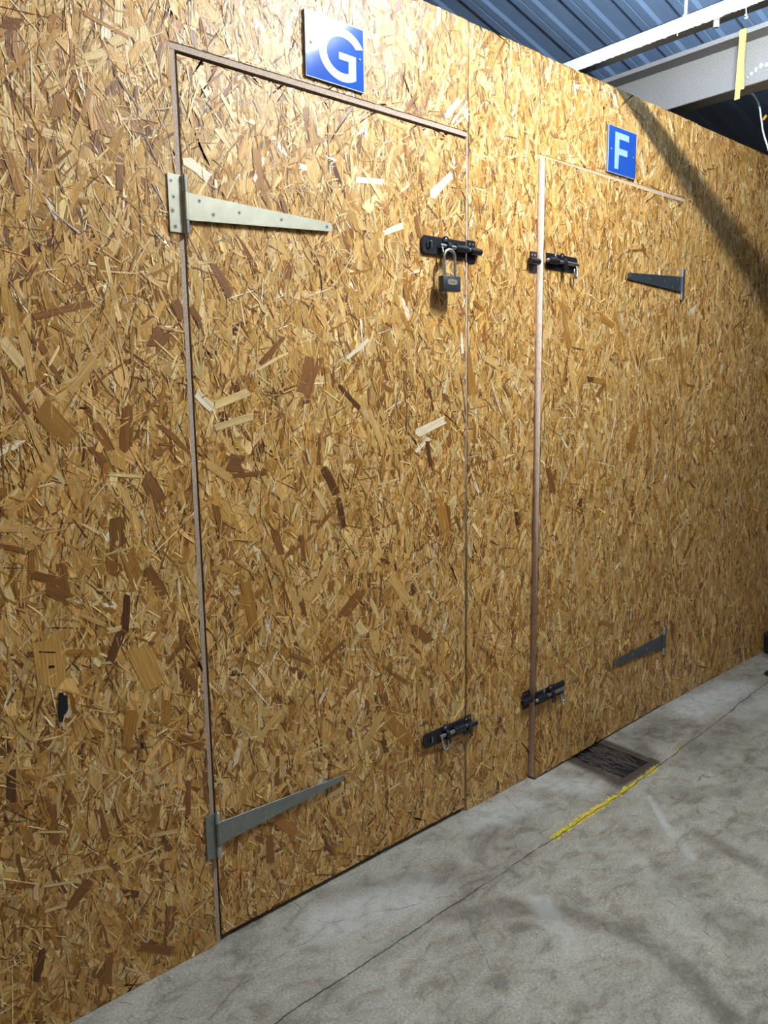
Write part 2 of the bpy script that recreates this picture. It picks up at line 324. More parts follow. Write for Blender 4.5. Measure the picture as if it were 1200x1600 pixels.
def osb_board(name, x0, x1, z0, z1, yf=0.0, thick=0.018, parent=None, origin=(0, 0, 0), rotz=0.0, edge=M_EDGE, dens=1.0, hand=True):
    W, H = x1 - x0, z1 - z0
    A = W * H
    V, Fc, Fn, COL, UV = [], [], [], [], []
    def add(poly, ys, cols, uvs):
        # poly (n,k,2), ys (n,k), cols (n,3), uvs (n,k,2)
        n, k, _ = poly.shape
        base = sum(v.shape[0] for v in V)
        co = np.empty((n * k, 3)); co[:, 0] = np.clip(poly[:, :, 0], x0, x1).ravel(); co[:, 2] = np.clip(poly[:, :, 1], z0, z1).ravel()
        co[:, 1] = ys.ravel()
        V.append(co); Fc.append((np.arange(n * k) + base)); Fn.append(np.full(n, k)); COL.append(cols); UV.append(uvs.reshape(-1, 2))
    def batch(n, lm, ls, wm, ws, dlo, dhi, pal, prob, spread, tilt, kind=6):
        n = max(4, int(n * A * dens))
        cx = rng.uniform(x0 - 0.01, x1 + 0.01, n); cz = rng.uniform(z0 - 0.02, z1 + 0.02, n)
        ln = np.clip(rng.lognormal(math.log(lm), ls, n), 0.006, 0.17); wd = np.clip(rng.lognormal(math.log(wm), ws, n), 0.0009, 0.034)
        wd = np.minimum(wd, ln * 0.6)
        ang = np.where(rng.random(n) < 0.80, rng.normal(PI / 2, spread, n), rng.uniform(0, PI, n))
        u = np.stack([np.cos(ang), np.sin(ang)], 1); w = np.stack([-np.sin(ang), np.cos(ang)], 1)
        j = lambda s: rng.normal(0, s, n)
        hs = wd / 2
        tp = rng.uniform(0.35, 1.0, n)
        loc = [(-ln / 2 + j(1) * hs * 0.5, -hs), (-ln / 2 + j(1) * hs * 0.9, hs * rng.uniform(-0.6, 0.9, n)), (-ln * 0.35, hs * rng.uniform(0.8, 1.15, n)),
               (ln / 2 + j(1) * hs * 0.5, hs * tp), (ln / 2 + j(1) * hs * 0.9, -hs * rng.uniform(-0.5, 0.9, n)), (ln * 0.33, -hs * rng.uniform(0.8, 1.15, n))]
        loc = np.stack([np.stack(l, 1) for l in loc], 1)
        curve = rng.normal(0, 0.06, n)[:, None] * (loc[:, :, 0] ** 2) / np.maximum(ln, 1e-3)[:, None]
        lv = loc[:, :, 1] + curve
        P = np.stack([cx, cz], 1)[:, None, :] + loc[:, :, :1] * u[:, None, :] + lv[:, :, None] * w[:, None, :]
        dep = rng.uniform(dlo, dhi, n)
        tl = rng.normal(0, tilt, n); tu = rng.normal(0, 0.010, n)
        Y = yf - (dep[:, None] + lv * tl[:, None] + loc[:, :, 0] * tu[:, None])
        Y = np.clip(Y, yf - 0.0032, yf - 0.0001)
        pc = np.array([PAL[c] for c in pal])
        ci = rng.choice(len(pal), n, p=prob)
        col = pc[ci] * rng.lognormal(0, 0.13, n)[:, None] * (1 + rng.normal(0, 0.02, (n, 3)))
        uv = np.stack([loc[:, :, 0] + rng.uniform(0, 50, n)[:, None], lv + rng.uniform(0, 50, n)[:, None]], 2)
        add(P, Y, np.clip(col, 0, 0.95), uv)
    batch(2600, 0.085, 0.40, 0.024, 0.36, 0.0002, 0.0017, 'plnmdD', [.10, .34, .32, .17, .06, .01], 0.40, 0.035)
    batch(3600, 0.056, 0.48, 0.0125, 0.48, 0.0006, 0.0021, 'Pplnmd', [.02, .15, .33, .27, .16, .07], 0.48, 0.06)
    batch(5200, 0.028, 0.50, 0.0036, 0.48, 0.0010, 0.0024, 'PplnmdD', [.03, .17, .26, .20, .17, .12, .05], 0.65, 0.20)
    batch(2600, 0.045, 0.50, 0.0018, 0.35, 0.0014, 0.0027, 'PpldD', [.10, .24, .14, .28, .24], 0.52, 0.20)
    if hand:
        for c, q in HANDQ:
            cx, cz = q.mean(0)
            if x0 <= cx <= x1 and z0 <= cz <= z1:
                d = (q[2] + q[3] - q[0] - q[1]) / 2; ln = np.linalg.norm(d); u = d / ln; w = np.array([-u[1], u[0]])
                mid1 = (q[0] + q[3]) / 2; mid2 = (q[1] + q[2]) / 2
                hw = np.linalg.norm(q[0] - q[1]) / 2
                jt = lambda s: u * rng.normal(0, s) + w * rng.normal(0, s * 0.4)
                e1 = (q[0] + q[1]) / 2 + jt(hw * 0.5); e2 = (q[2] + q[3]) / 2 + jt(hw * 0.5)
                if c == 'k': jt = lambda s: u * 0; 
                poly = np.array([[q[0] + jt(hw * .4), e1, q[1] + jt(hw * .4), mid2 + jt(hw * .2), q[2] + jt(hw * .4), e2, q[3] + jt(hw * .4), mid1 + jt(hw * .2)]])
                dep = 0.0028 + rng.uniform(0, 0.0002)
                if c == 'k': dep = 0.0031
                Y = np.full((1, 8), yf - dep)
                rel = poly[0] - q.mean(0)
                uv = np.stack([rel @ u, rel @ w], 1)[None] + rng.uniform(0, 50)
                col = np.array([PAL[c]]) * rng.lognormal(0, 0.06)
                add(poly, Y, col, uv)
    # a last scatter of slivers lying over the rest
    batch(1100, 0.030, 0.5, 0.0026, 0.5, 0.0027, 0.0030, 'plnmd', [.3, .3, .2, .1, .1], 0.65, 0.12)
    v = np.concatenate(V); fi = np.concatenate(Fc); fn = np.concatenate(Fn); col = np.concatenate(COL); uv = np.concatenate(UV)
    nb = v.shape[0]
    bx = np.array([[x0, yf, z0], [x1, yf, z0], [x1, yf, z1], [x0, yf, z1], [x0, yf + thick, z0], [x1, yf + thick, z0], [x1, yf + thick, z1], [x0, yf + thick, z1]])
    bf = np.array([[0, 1, 2, 3], [5, 4, 7, 6], [4, 0, 3, 7], [1, 5, 6, 2], [3, 2, 6, 7], [4, 5, 1, 0]])
    v = np.concatenate([v, bx]); fi = np.concatenate([fi, (bf + nb).ravel()]); fn = np.concatenate([fn, np.full(6, 4)])
    col = np.concatenate([col, np.tile([[0.30, 0.17, 0.07]], (6, 1))]); uv = np.concatenate([uv, rng.uniform(0, 1, (24, 2))])
    v = v - np.array(origin)
    me = bpy.data.meshes.new(name)
    me.vertices.add(len(v)); me.vertices.foreach_set('co', v.ravel().astype(np.float32))
    me.loops.add(len(fi)); me.loops.foreach_set('vertex_index', fi.astype(np.int32))
    me.polygons.add(len(fn)); me.polygons.foreach_set('loop_start', np.concatenate([[0], np.cumsum(fn)[:-1]]).astype(np.int32))
    mi = np.zeros(len(fn), np.int32); mi[-4:] = 1
    me.update(calc_edges=True)
    at = me.attributes.new('flake', 'FLOAT_COLOR', 'FACE')
    at.data.foreach_set('color', np.concatenate([col, np.ones((len(col), 1))], 1).ravel().astype(np.float32))
    ul = me.uv_layers.new(name='grain'); ul.data.foreach_set('uv', uv.ravel().astype(np.float32))
    me.materials.append(M_OSB); me.materials.append(edge)
    me.polygons.foreach_set('material_index', mi)
    me.update()
    o = bpy.data.objects.new(name, me); C.objects.link(o)
    o.location = origin; o.rotation_euler = (0, 0, rotz)
    if parent: o.parent = parent
    return o

TOP = 2.445
F_HINGE = (3.040, 0.0, 0.0)
F_ROT = 0.0290                       # door F stands a finger's width ajar
def onF(x, y, z):                    # a point of door F's own plane, in the room
    dx = x - F_HINGE[0]
    return (F_HINGE[0] + dx * math.cos(F_ROT) - y * math.sin(F_ROT), dx * math.sin(F_ROT) + y * math.cos(F_ROT), z)

struct(osb_board('wall_left', -0.55, 0.8335, 0.001, TOP - .004, dens=1.0))
struct(osb_board('wall_above', 0.8345, 1.7705, 2.1455, TOP))
struct(osb_board('wall_middle', 1.7725, 2.1030, 0.001, TOP - .002))
struct(osb_board('wall_over', 2.1040, 3.1200, 2.1445, TOP - .005))
struct(osb_board('wall_right', 3.1215, 4.40, 0.001, TOP - .008, dens=0.9))
struct(osb_board('wall_far', 4.402, 5.20, 0.001, TOP - .008, dens=0.35, hand=False))
struct(osb_board('wall_pier', 3.0440, 3.1200, 0.001, 2.1440))
struct(osb_board('door_1', 0.8518, 1.7685, 0.016, 2.1250, yf=0.0045, edge=simple('shaded_board_edge', (0.15, 0.095, 0.055), 0.9, var=0.3, scale=200)), 'plywood strand board door under the sign G')  # edge colour darkened to stand for the shade in the gap
struct(osb_board('door_2', 2.1045, 3.0400, 0.008, 2.1265, yf=0.0, thick=0.029, origin=F_HINGE, rotz=F_ROT), 'strand board door under the sign F, slightly ajar')
# battens that frame the openings
def trim(name, *b, mat=M_BATTEN):
    bm = BM(); box(bm, *b); return struct(obj(name, bm, mat))
trim('trim_1', 0.8345, 0.8455, 0.0, 0.030, 0.001, 2.1310)
trim('trim_2', 0.8345, 1.7700, -0.0005, 0.030, 2.1315, 2.1445)
trim('trim_3', 2.1045, 3.0850, -0.0015, 0.030, 2.1300, 2.1435, mat=simple('pale_batten', (0.50, 0.36, 0.22), 0.85, var=0.2, scale=220, bmp=0.3))

# studs behind the boards, and unseen rear walls added to darken the gaps
bm = BM()
box(bm, 2.058, 2.101, 0.020, 0.10, 0.0, 2.40)  # stud added behind door F's gap to block light from the rear
for x in (-0.5, 0.72, 1.86, 3.14, 4.4): box(bm, x, x + 0.045, 0.032, 0.10, 0.0, 2.40)
box(bm, -0.5, 5.1, 0.032, 0.10, 2.35, 2.40)
struct(obj('wall_studs_and_added_stud', bm, M_TIMBER))
bm = BM()
box(bm, -0.55, 5.2, 1.70, 1.72, 0, 2.44); box(bm, -0.57, -0.55, 0.02, 1.72, 0, 2.44); box(bm, 5.2, 5.22, 0.02, 1.72, 0, 2.44); 
box(bm, 1.76, 1.78, 0.11, 1.70, 0, 2.44)
struct(obj('wall_rear_unseen', bm, M_TIMBER))

# ------------------------------------------------------------------ floor: concrete with a sunken drain pit
def make_floor():
    HX0, HX1, HY0, HY1 = 2.352, 2.532, -0.236, 0.030
    def ax(lo, hi, fine0, fine1, step, extra):
        a = list(np.arange(fine0, fine1, step)) + list(extra) + list(np.linspace(lo, fine0, 8)) + list(np.linspace(fine1, hi, 10))
        a = sorted(set(round(float(x), 5) for x in a)); out = [a[0]]
        for q in a[1:]:
            if q - out[-1] < 0.003 and q not in extra: continue
            if q in extra and q - out[-1] < 0.003: out[-1] = q
            else: out.append(q)
        return np.array(out)
    xs = ax(-4.0, 8.0, 0.2, 4.4, 0.012, (HX0, HX1)); ys = ax(-7.0, 1.72, -1.4, 0.05, 0.012, (HY0, HY1))
    nx, ny = len(xs), len(ys)
    X, Y = np.meshgrid(xs, ys, indexing='ij')
    Z = np.zeros_like(X)
    v = np.stack([X, Y, Z], 2).reshape(-1, 3)
    def seg(ax_, ay, bx, by, w, soft=0.6):
        px, py = v[:, 0] - ax_, v[:, 1] - ay; dx, dy = bx - ax_, by - ay
        t = np.clip((px * dx + py * dy) / (dx * dx + dy * dy), 0, 1)
        d = np.hypot(px - t * dx, py - t * dy)
        return np.clip(1.0 - (d - w * (1 - soft)) / (w * soft), 0, 1) ** 1.3 * (d < w)
    def blob(cx, cy, rx, ry): return np.clip(1.25 - np.hypot((v[:, 0] - cx) / rx, (v[:, 1] - cy) / ry), 0, 1)
    r = np.zeros(len(v)); g = np.zeros(len(v)); b = np.zeros(len(v))
    for s in ((1.36, -0.33, 1.50, -0.40, .045, .50), (1.50, -0.40, 1.60, -0.56, .050, .62), (1.60, -0.56, 1.66, -0.72, .045, .62), (1.66, -0.72, 1.64, -0.83, .05, .6), (1.64, -0.83, 1.56, -1.02, .05, .62),
              (2.22, -0.60, 2.17, -0.84, .04, .55), (2.34, -0.36, 2.55, -0.55, .05, .35), (2.30, -0.40, 2.10, -0.50, .05, .2), (1.74, -0.14, 1.62, -0.20, .06, .35), (1.16, -0.04, 1.5, -0.20, .06, .35),
              (1.50, -0.24, 1.70, -0.30, .05, .25), (2.62, -0.33, 3.3, -0.32, .08, .40), (1.85, -0.80, 1.95, -1.0, .08, .3)):
        r = np.maximum(r, seg(*s[:5]) * s[5])
    r = np.maximum(r, blob(2.76, -0.11, .20, .10) * .75); r = np.maximum(r, blob(1.95, -0.66, .16, .08) * .35)
    for s in ((2.305, -0.37, 2.18, -0.50, .018, .42), (2.18, -0.50, 2.08, -0.64, .024, .30), (3.1, -0.10, 3.5, -0.14, .12, .5), (2.12, -0.06, 2.20, -0.18, .08, .35), (1.93, -0.55, 1.78, -0.80, .06, .15),
              (1.1, -0.13, 1.35, -0.20, .10, .35), (1.75, -0.06, 1.95, -0.12, .08, .35), (1.58, -0.46, 1.50, -0.62, .05, .3), (3.2, -0.30, 3.9, -0.24, .08, .3)):
        g = np.maximum(g, seg(*s[:5]) * s[5])
    for s in ((2.340, 0.0, 2.325, -0.235, .050, .95), (2.310, -0.20, 2.285, -0.26, .035, .7), (2.310, -0.248, 2.545, -0.248, .045, 1.0), (2.548, -0.25, 2.550, 0.0, .042, .95), (2.55, -0.23, 2.62, -0.16, .06, .5), (2.28, -0.25, 2.22, -0.28, .04, .3)):
        b = np.maximum(b, seg(*s[:5], .75) * s[5])
    idx = np.arange(nx * ny).reshape(nx, ny)
    cxm = (xs[:-1] + xs[1:]) / 2; cym = (ys[:-1] + ys[1:]) / 2
    keep = ~((cxm[:, None] > HX0) & (cxm[:, None] < HX1) & (cym[None, :] > HY0) & (cym[None, :] < HY1))
    a = idx[:-1, :-1][keep]; bb = idx[1:, :-1][keep]; c = idx[1:, 1:][keep]; d = idx[:-1, 1:][keep]
    faces = np.stack([a, bb, c, d], 1).tolist()
    vl = v.tolist(); n0 = len(vl)
    for z in (0.0, -0.055):
        for x, y in ((HX0, HY0), (HX1, HY0), (HX1, HY1), (HX0, HY1)): vl.append((x, y, z))
    for k in range(4): faces.append((n0 + k, n0 + (k + 1) % 4, n0 + 4 + (k + 1) % 4, n0 + 4 + k))
    faces.append((n0 + 4, n0 + 5, n0 + 6, n0 + 7))
    me = bpy.data.meshes.new('floor'); me.from_pydata(vl, [], faces); me.update()
    st = np.zeros((len(vl), 4)); st[:n0, 0] = r; st[:n0, 1] = g; st[:n0, 2] = b; st[n0:, 2] = .9; st[:, 3] = 1
    at = me.attributes.new('stain', 'FLOAT_COLOR', 'POINT'); at.data.foreach_set('color', st.ravel().astype(np.float32))
    return struct(link('floor', me, M_FLOOR))
make_floor()

# dark fibrous litter lying in the pit
bm = BM()
g = 14   # litter grid
grid = [[bm.verts.new((2.354 + 0.176 * i / g, -0.234 + 0.262 * j / g, -0.022 + random.uniform(-.006, .006))) for j in range(g + 1)] for i in range(g + 1)]
for i in range(g):
    for j in range(g): bm.faces.new((grid[i][j], grid[i + 1][j], grid[i + 1][j + 1], grid[i][j + 1]))
low = [[bm.verts.new((2.354 + 0.176 * i, -0.234 + 0.262 * j, -0.054)) for j in (0, 1)] for i in (0, 1)]
bm.faces.new((low[0][0], low[0][1], low[1][1], low[1][0]))
litter = obj('pit_litter', bm, [M_DEBRIS, M_TWIG])
bm = BM(); bm.from_mesh(litter.data)
for k in range(85):
    x = random.uniform(2.362, 2.522); y0 = random.uniform(-0.225, -0.06); ln = random.uniform(0.05, 0.17)
    a = random.gauss(PI / 2, 0.28) ; z = random.uniform(-.020, -.008)
    pts = []
    bend = random.uniform(-.6, .6)
    for i in range(6):
        t = i / 5
        px = x + math.cos(a + bend * (t - .5)) * ln * t; py = y0 + math.sin(a + bend * (t - .5)) * ln * t
        pts.append((min(max(px, 2.355), 2.529), min(max(py, -0.233), 0.027), z + 0.008 * math.sin(PI * t)))
    nf = len(bm.faces)
    tube(bm, pts, random.uniform(.0005, .0012), 5)
    bm.faces.ensure_lookup_table()
    for f in bm.faces[nf:]: f.material_index = 1
bm.to_mesh(litter.data); bm.free()
tag(litter, 'dark brown fibrous litter filling the sunken pit in the floor by door F', 'debris'); litter['kind'] = 'stuff'

# ------------------------------------------------------------------ roof deck, purlin, hall shell
SL = 0.24
def roofz(x): return 2.87 - SL * (x - 3.4)
bm = BM()
prof = []
y = -7.0
y0 = 0.50 - 0.175 * 43
k = 0
while y0 + 0.175 * k < 1.9:
    yb = y0 + 0.175 * k
    prof += [(yb - 0.008, 0.0), (yb + 0.008, 0.0065), (yb + 0.078, 0.0065), (yb + 0.094, 0.0)]
    prof += [(yb + 0.128, 0.0), (yb + 0.1315, 0.002), (yb + 0.135, 0.0)]
    k += 1
xa, xb = -4.0, 6.2
ra = [bm.verts.new((xa, yy, roofz(xa) + dz)) for yy, dz in prof]; rb = [bm.verts.new((xb, yy, roofz(xb) + dz)) for yy, dz in prof]
for i in range(len(prof) - 1): bm.faces.new((ra[i], ra[i + 1], rb[i + 1], rb[i]))
ceil = obj('ceiling', bm, M_ROOF)
sm = ceil.modifiers.new('sheet', 'SOLIDIFY'); sm.thickness = 0.002
struct(ceil)

# Z purlin
t = thing('roof_purlin', 'grey galvanised steel purlin under the roof deck, crossing above the far boards', 'beam', (3.3, -1.0, 2.592))
bm = BM()
yA, yB = -6.5, 0.68
def strip(bm, pts, ya, yb):
    for (x0, x1, z0, z1) in pts: box(bm, x0 - 3.3, x1 - 3.3, ya + 1.0, yb + 1.0, z0 - 2.592, z1 - 2.592)
strip(bm, [(3.300, 3.303, 2.592, 2.760)], yA, yB)
obj('web', bm, M_PURLIN, t)
bm = BM(); strip(bm, [(3.222, 3.303, 2.758, 2.761), (3.222, 3.225, 2.761, 2.776)], yA, yB); obj('flange', bm, M_PURLIN, t)
bm = BM(); strip(bm, [(3.3035, 3.395, 2.592, 2.595), (3.392, 3.395, 2.595, 2.612)], yA, yB)
cyl(bm, (0.0, yA + 1, 0.003), (0.0, yB + 1, 0.003), 0.0042, 10); obj('flange', bm, M_PURLIN, t)
bm = BM()
for i, (yy, zz, rr) in enumerate(((-.125, 2.632, .010), (-.142, 2.642, .011), (-.160, 2.650, .012), (-.182, 2.648, .011), (-.205, 2.650, .011), (-.112, 2.622, .006))):
    bmesh.ops.create_icosphere(bm, subdivisions=2, radius=1, matrix=Matrix.Translation((-.0015, yy + 1, zz - 2.592)) @ Matrix.Diagonal((.0035, rr * .75, rr, 1)))
obj('adhesive_bead', bm, M_CAULK, t, True)

# yellow strap over the purlin flange
bm = BM()
def ribbon(bm, pts, w, th=0.0012):
    prev = None
    for (x, yy, z, tw) in pts:
        dy = w / 2 * math.cos(tw); dx = w / 2 * math.sin(tw)
        ring = [bm.verts.new((x - dx, yy - dy, z)), bm.verts.new((x + dx, yy + dy, z)), bm.verts.new((x + dx - th, yy + dy, z)), bm.verts.new((x - dx - th, yy - dy, z))]
        if prev:
            for i in range(4): bm.faces.new((prev[i], prev[(i + 1) % 4], ring[(i + 1) % 4], ring[i]))
        else: bm.faces.new(ring)
        prev = ring
    bm.faces.new(prev[::-1])
ribbon(bm, [(3.295, -.118, 2.779, 0), (3.25, -.118, 2.779, 0), (3.222, -.118, 2.779, 0), (3.2185, -.118, 2.772, 0), (3.218, -.117, 2.70, .05), (3.217, -.115, 2.62, -.05), (3.217, -.113, 2.56, .05), (3.217, -.112, 2.522, 0)], 0.021)
ribbon(bm, [(3.221, -.127, 2.776, .4), (3.220, -.128, 2.72, .5), (3.2205, -.124, 2.65, .35), (3.221, -.126, 2.60, .3), (3.2208, -.128, 2.556, .1)], 0.018)
tag(obj('strap', bm, M_TAPE), 'dusty yellow webbing strap hanging over the grey purlin', 'strap')

# loose white cable
bm = BM()
pts = [(3.46, 0.6, 2.66), (3.46, 0.2, 2.645), (3.47, 0.02, 2.635), (3.49, -.032, 2.628), (3.50, -.044, 2.624), (3.50, -.062, 2.598), (3.50, -.076, 2.565), (3.50, -.089, 2.503), (3.50, -.098, 2.46), (3.50, -.122, 2.391), (3.50, -.150, 2.31), (3.50, -.17, 2.22), (3.50, -.20, 2.17)]
def smooth_pts(p, n=6):
    p = [Vector(q) for q in p]; out = []
    for i in range(len(p) - 1):
        a, b_, c, d = p[max(i - 1, 0)], p[i], p[i + 1], p[min(i + 2, len(p) - 1)]
        for k in range(n):
            t_ = k / n
            out.append(0.5 * ((2 * b_) + (-a + c) * t_ + (2 * a - 5 * b_ + 4 * c - d) * t_ ** 2 + (-a + 3 * b_ - 3 * c + d) * t_ ** 3))
    return out + [p[-1]]
cab = thing('loose_cable', 'loose white cable dangling below the purlin at the right edge', 'cable', (3.50, -.076, 2.565))
tube(bm, [q - Vector((3.50, -.076, 2.565)) for q in smooth_pts(pts[3:])], 0.0036, 8)
obj('sheath', bm, M_CABLE, cab, True)
bm = BM(); tube(bm, [(0.0, -.013, -.062), (0.0, -.022, -.050), (0.0, -.030, -.040), (-.001, -.034, -.044), (0, -.022, -.058)], [.003, .0042, .0035, .003, .002], 6)
obj('cable_tie', bm, M_ORANGE, cab, True)

# white trunking with its hanger, fitting and string
TX, TY, TZ = 2.42, -1.0, 2.494
t = thing('cable_trunking', 'white painted steel trunking crossing under the roof, ragged dusty lower edge', 'trunking', (TX, TY, TZ))
bm = BM()
ys_ = np.arange(-2.6, 0.68, 0.006)
for xx0, xx1, zlo, zhi, rag in ((0.0, 0.003, 0.0, 0.043, 1), (0.0, 0.047, 0.0405, 0.043, 0), (0.044, 0.047, 0.0, 0.043, 0)):
    prev = None
    for yy in (ys_ if rag else (ys_[0], ys_[-1])):
        j = random.uniform(-.0022, .0012) if rag else 0
        ring = [bm.verts.new((xx0, yy - TY, zlo + j)), bm.verts.new((xx1, yy - TY, zlo + j)), bm.verts.new((xx1, yy - TY, zhi)), bm.verts.new((xx0, yy - TY, zhi))]
        if prev:
            for i in range(4): bm.faces.new((prev[i], prev[(i + 1) % 4], ring[(i + 1) % 4], ring[i]))
        else: bm.faces.new(ring)
        prev = ring
    bm.faces.new(prev[::-1])
bmesh.ops.recalc_face_normals(bm, faces=bm.faces)
obj('channel', bm, M_TRUNK, t)
bm = BM(); box(bm, 0.0035, 0.0440, -1.6, 1.68, -.0015, 0.002); obj('lid', bm, simple('shaded_lid', (0.10, 0.14, 0.20), 0.6), t)  # dark colour carries the shade of the trunking's underside
for yy in (-.303, -1.5):
    bm = BM(); cyl(bm, (0.018, yy - TY, 0.043), (0.018, yy - TY, roofz(TX + .018) - TZ + .01), 0.0045, 12)
    cyl(bm, (0.018, yy - TY, 0.043), (0.018, yy - TY, 0.050), 0.009, 6)
    obj('hanger_rod', bm, M_TRUNK, t, True)
bm = BM()
cyl(bm, (0.006, -.410 - TY, 0.004), (0.006, -.410 - TY, -.004), 0.0125, 6); cyl(bm, (0.006, -.410 - TY, -.003), (0.006, -.410 - TY, -.024), 0.0085, 16)
obj('bolt_fitting', bm, M_PURLIN, t, True)
bm = BM()
tube(bm, [(0.0, -.501 - TY, 0.022), (-.003, -.501 - TY, 0.006), (-.001, -.502 - TY, -.010), (0.001, -.503 - TY, -.024)], [.0045, .0016, .0014, .0015], 6)
for k in range(7):
    c = Vector((random.uniform(-.003, .003), -.503 - TY + random.uniform(-.004, .004), -.026 + random.uniform(-.008, .006)))
    bmesh.ops.create_icosphere(bm, subdivisions=1, radius=random.uniform(.0025, .004), matrix=Matrix.Translation(c))
ks = tag(obj('knotted_string', bm, M_CAULK), 'short dusty string knotted round the white trunking, right of the bolt fitting', 'string')
ks.location = (TX, TY, TZ)
bm = BM(); tube(bm, [(0.0, -.288 - TY, 0.002), (-.001, -.288 - TY, -.006), (0, -.289 - TY, -.009)], [.001, .0012, .002], 5)
obj('dust_drip', bm, M_TRUNK, t)

# tube light over the doors (lights the wall; hangs just above the picture)
t = thing('tube_light', 'bare fluorescent tube light hanging above the two doors', 'lamp', (1.87, -0.87, 2.78))
bm = BM(); box(bm, -.022, .022, -.27, .27, .034, .075, .004); obj('housing', bm, M_TRUNK, t)
m_, nt_, b_ = new_mat('lit_tube')
b_.inputs['Base Color'].default_value = (0.9, 0.9, 0.9, 1)
b_.inputs['Emission Color'].default_value = (0.86, 0.94, 1.0, 1); b_.inputs['Emission Strength'].default_value = TUBE_E
bm = BM(); cyl(bm, (0, -.23, 0), (0, .23, 0), 0.018, 20); obj('tube', bm, m_, t, True)
for s in (-1, 1):
    bm = BM(); box(bm, -.012, .012, s * .245 - .012, s * .245 + .012, -.018, .03, .003); obj('lamp_holder', bm, M_TRUNK, t)
    bm = BM(); cyl(bm, (0, s * .2, .07), (0, s * .2, roofz(1.87) - 2.78 - .012), 0.003, 8); obj('suspension_rod', bm, M_ROD, t)

# ------------------------------------------------------------------ signs
def sign(letter, x0, x1, z0, z1, ybase, screws, label):
    cx, cz = (x0 + x1) / 2, (z0 + z1) / 2
    t = thing('letter_sign', label, 'sign', (cx, ybase, cz))
    P = lambda x, z: (x - cx, z - cz)
    bm = BM(); box(bm, x0 - cx, x1 - cx, -.0055, 0, z0 - cz, z1 - cz, .0004); obj('backing', bm, M_SIGNEDGE, t)
    bm = BM(); box(bm, x0 - cx + .0002, x1 - cx - .0002, -.0062, -.0056, z0 - cz + .0002, z1 - cz - .0002); obj('rim', bm, M_SIGNRIM, t)
    bm = BM(); box(bm, x0 - cx + .0013, x1 - cx - .0013, -.0068, -.0063, z0 - cz + .0016, z1 - cz - .0013); obj('face', bm, M_BLUE, t)
    bm = BM()
    if letter == 'F':
        pts = [P(x, z) for x, z in ((2.525, 2.293), (2.613, 2.293), (2.614, 2.272), (2.552, 2.272), (2.552, 2.241), (2.606, 2.241), (2.606, 2.220), (2.552, 2.220), (2.549, 2.170), (2.525, 2.170))]
        prism(bm, pts, -.0072, -.0069)
    else:
        gx, gz = 1.3005, 2.2315
        outer = [P(*q) for q in arc(gx, gz, .0740, .0620, 27, 304, 60)]
        inner = [P(*q) for q in arc(gx, gz, .0505, .0420, 33, 291, 60)]
        for i in range(60): prism(bm, [outer[i], outer[i + 1], inner[i + 1], inner[i]], -.0072, -.0069)
        prism(bm, [outer[-1], P(1.343, 2.182), P(1.343, 2.2205), P(1.3195, 2.2205), inner[-1]], -.0072, -.0069)
        prism(bm, [P(1.289, 2.2205), P(1.343, 2.2205), P(1.343, 2.2365), P(1.289, 2.2365)], -.0072, -.0069)
    obj('letter', bm, M_LETTER, t)
    for sx, sz in screws:
        bm = BM(); bmesh.ops.create_uvsphere(bm, u_segments=14, v_segments=8, radius=1, matrix=Matrix.Translation((sx - cx, -.0072, sz - cz)) @ Matrix.Diagonal((.0036, .0022, .0036, 1)))
        obj('screw', bm, M_SCREW, t, True)
sign('G', 1.1865, 1.3700, 2.1585, 2.3080, -.0035, ((1.203, 2.237), (1.355, 2.234)), 'blue square sign with a pale letter G, washed by glare')
sign('F', 2.4850, 2.6640, 2.1535, 2.3100, -.0035, ((2.503, 2.232), (2.647, 2.226)), 'blue sign with a pale letter F above the ajar right door')

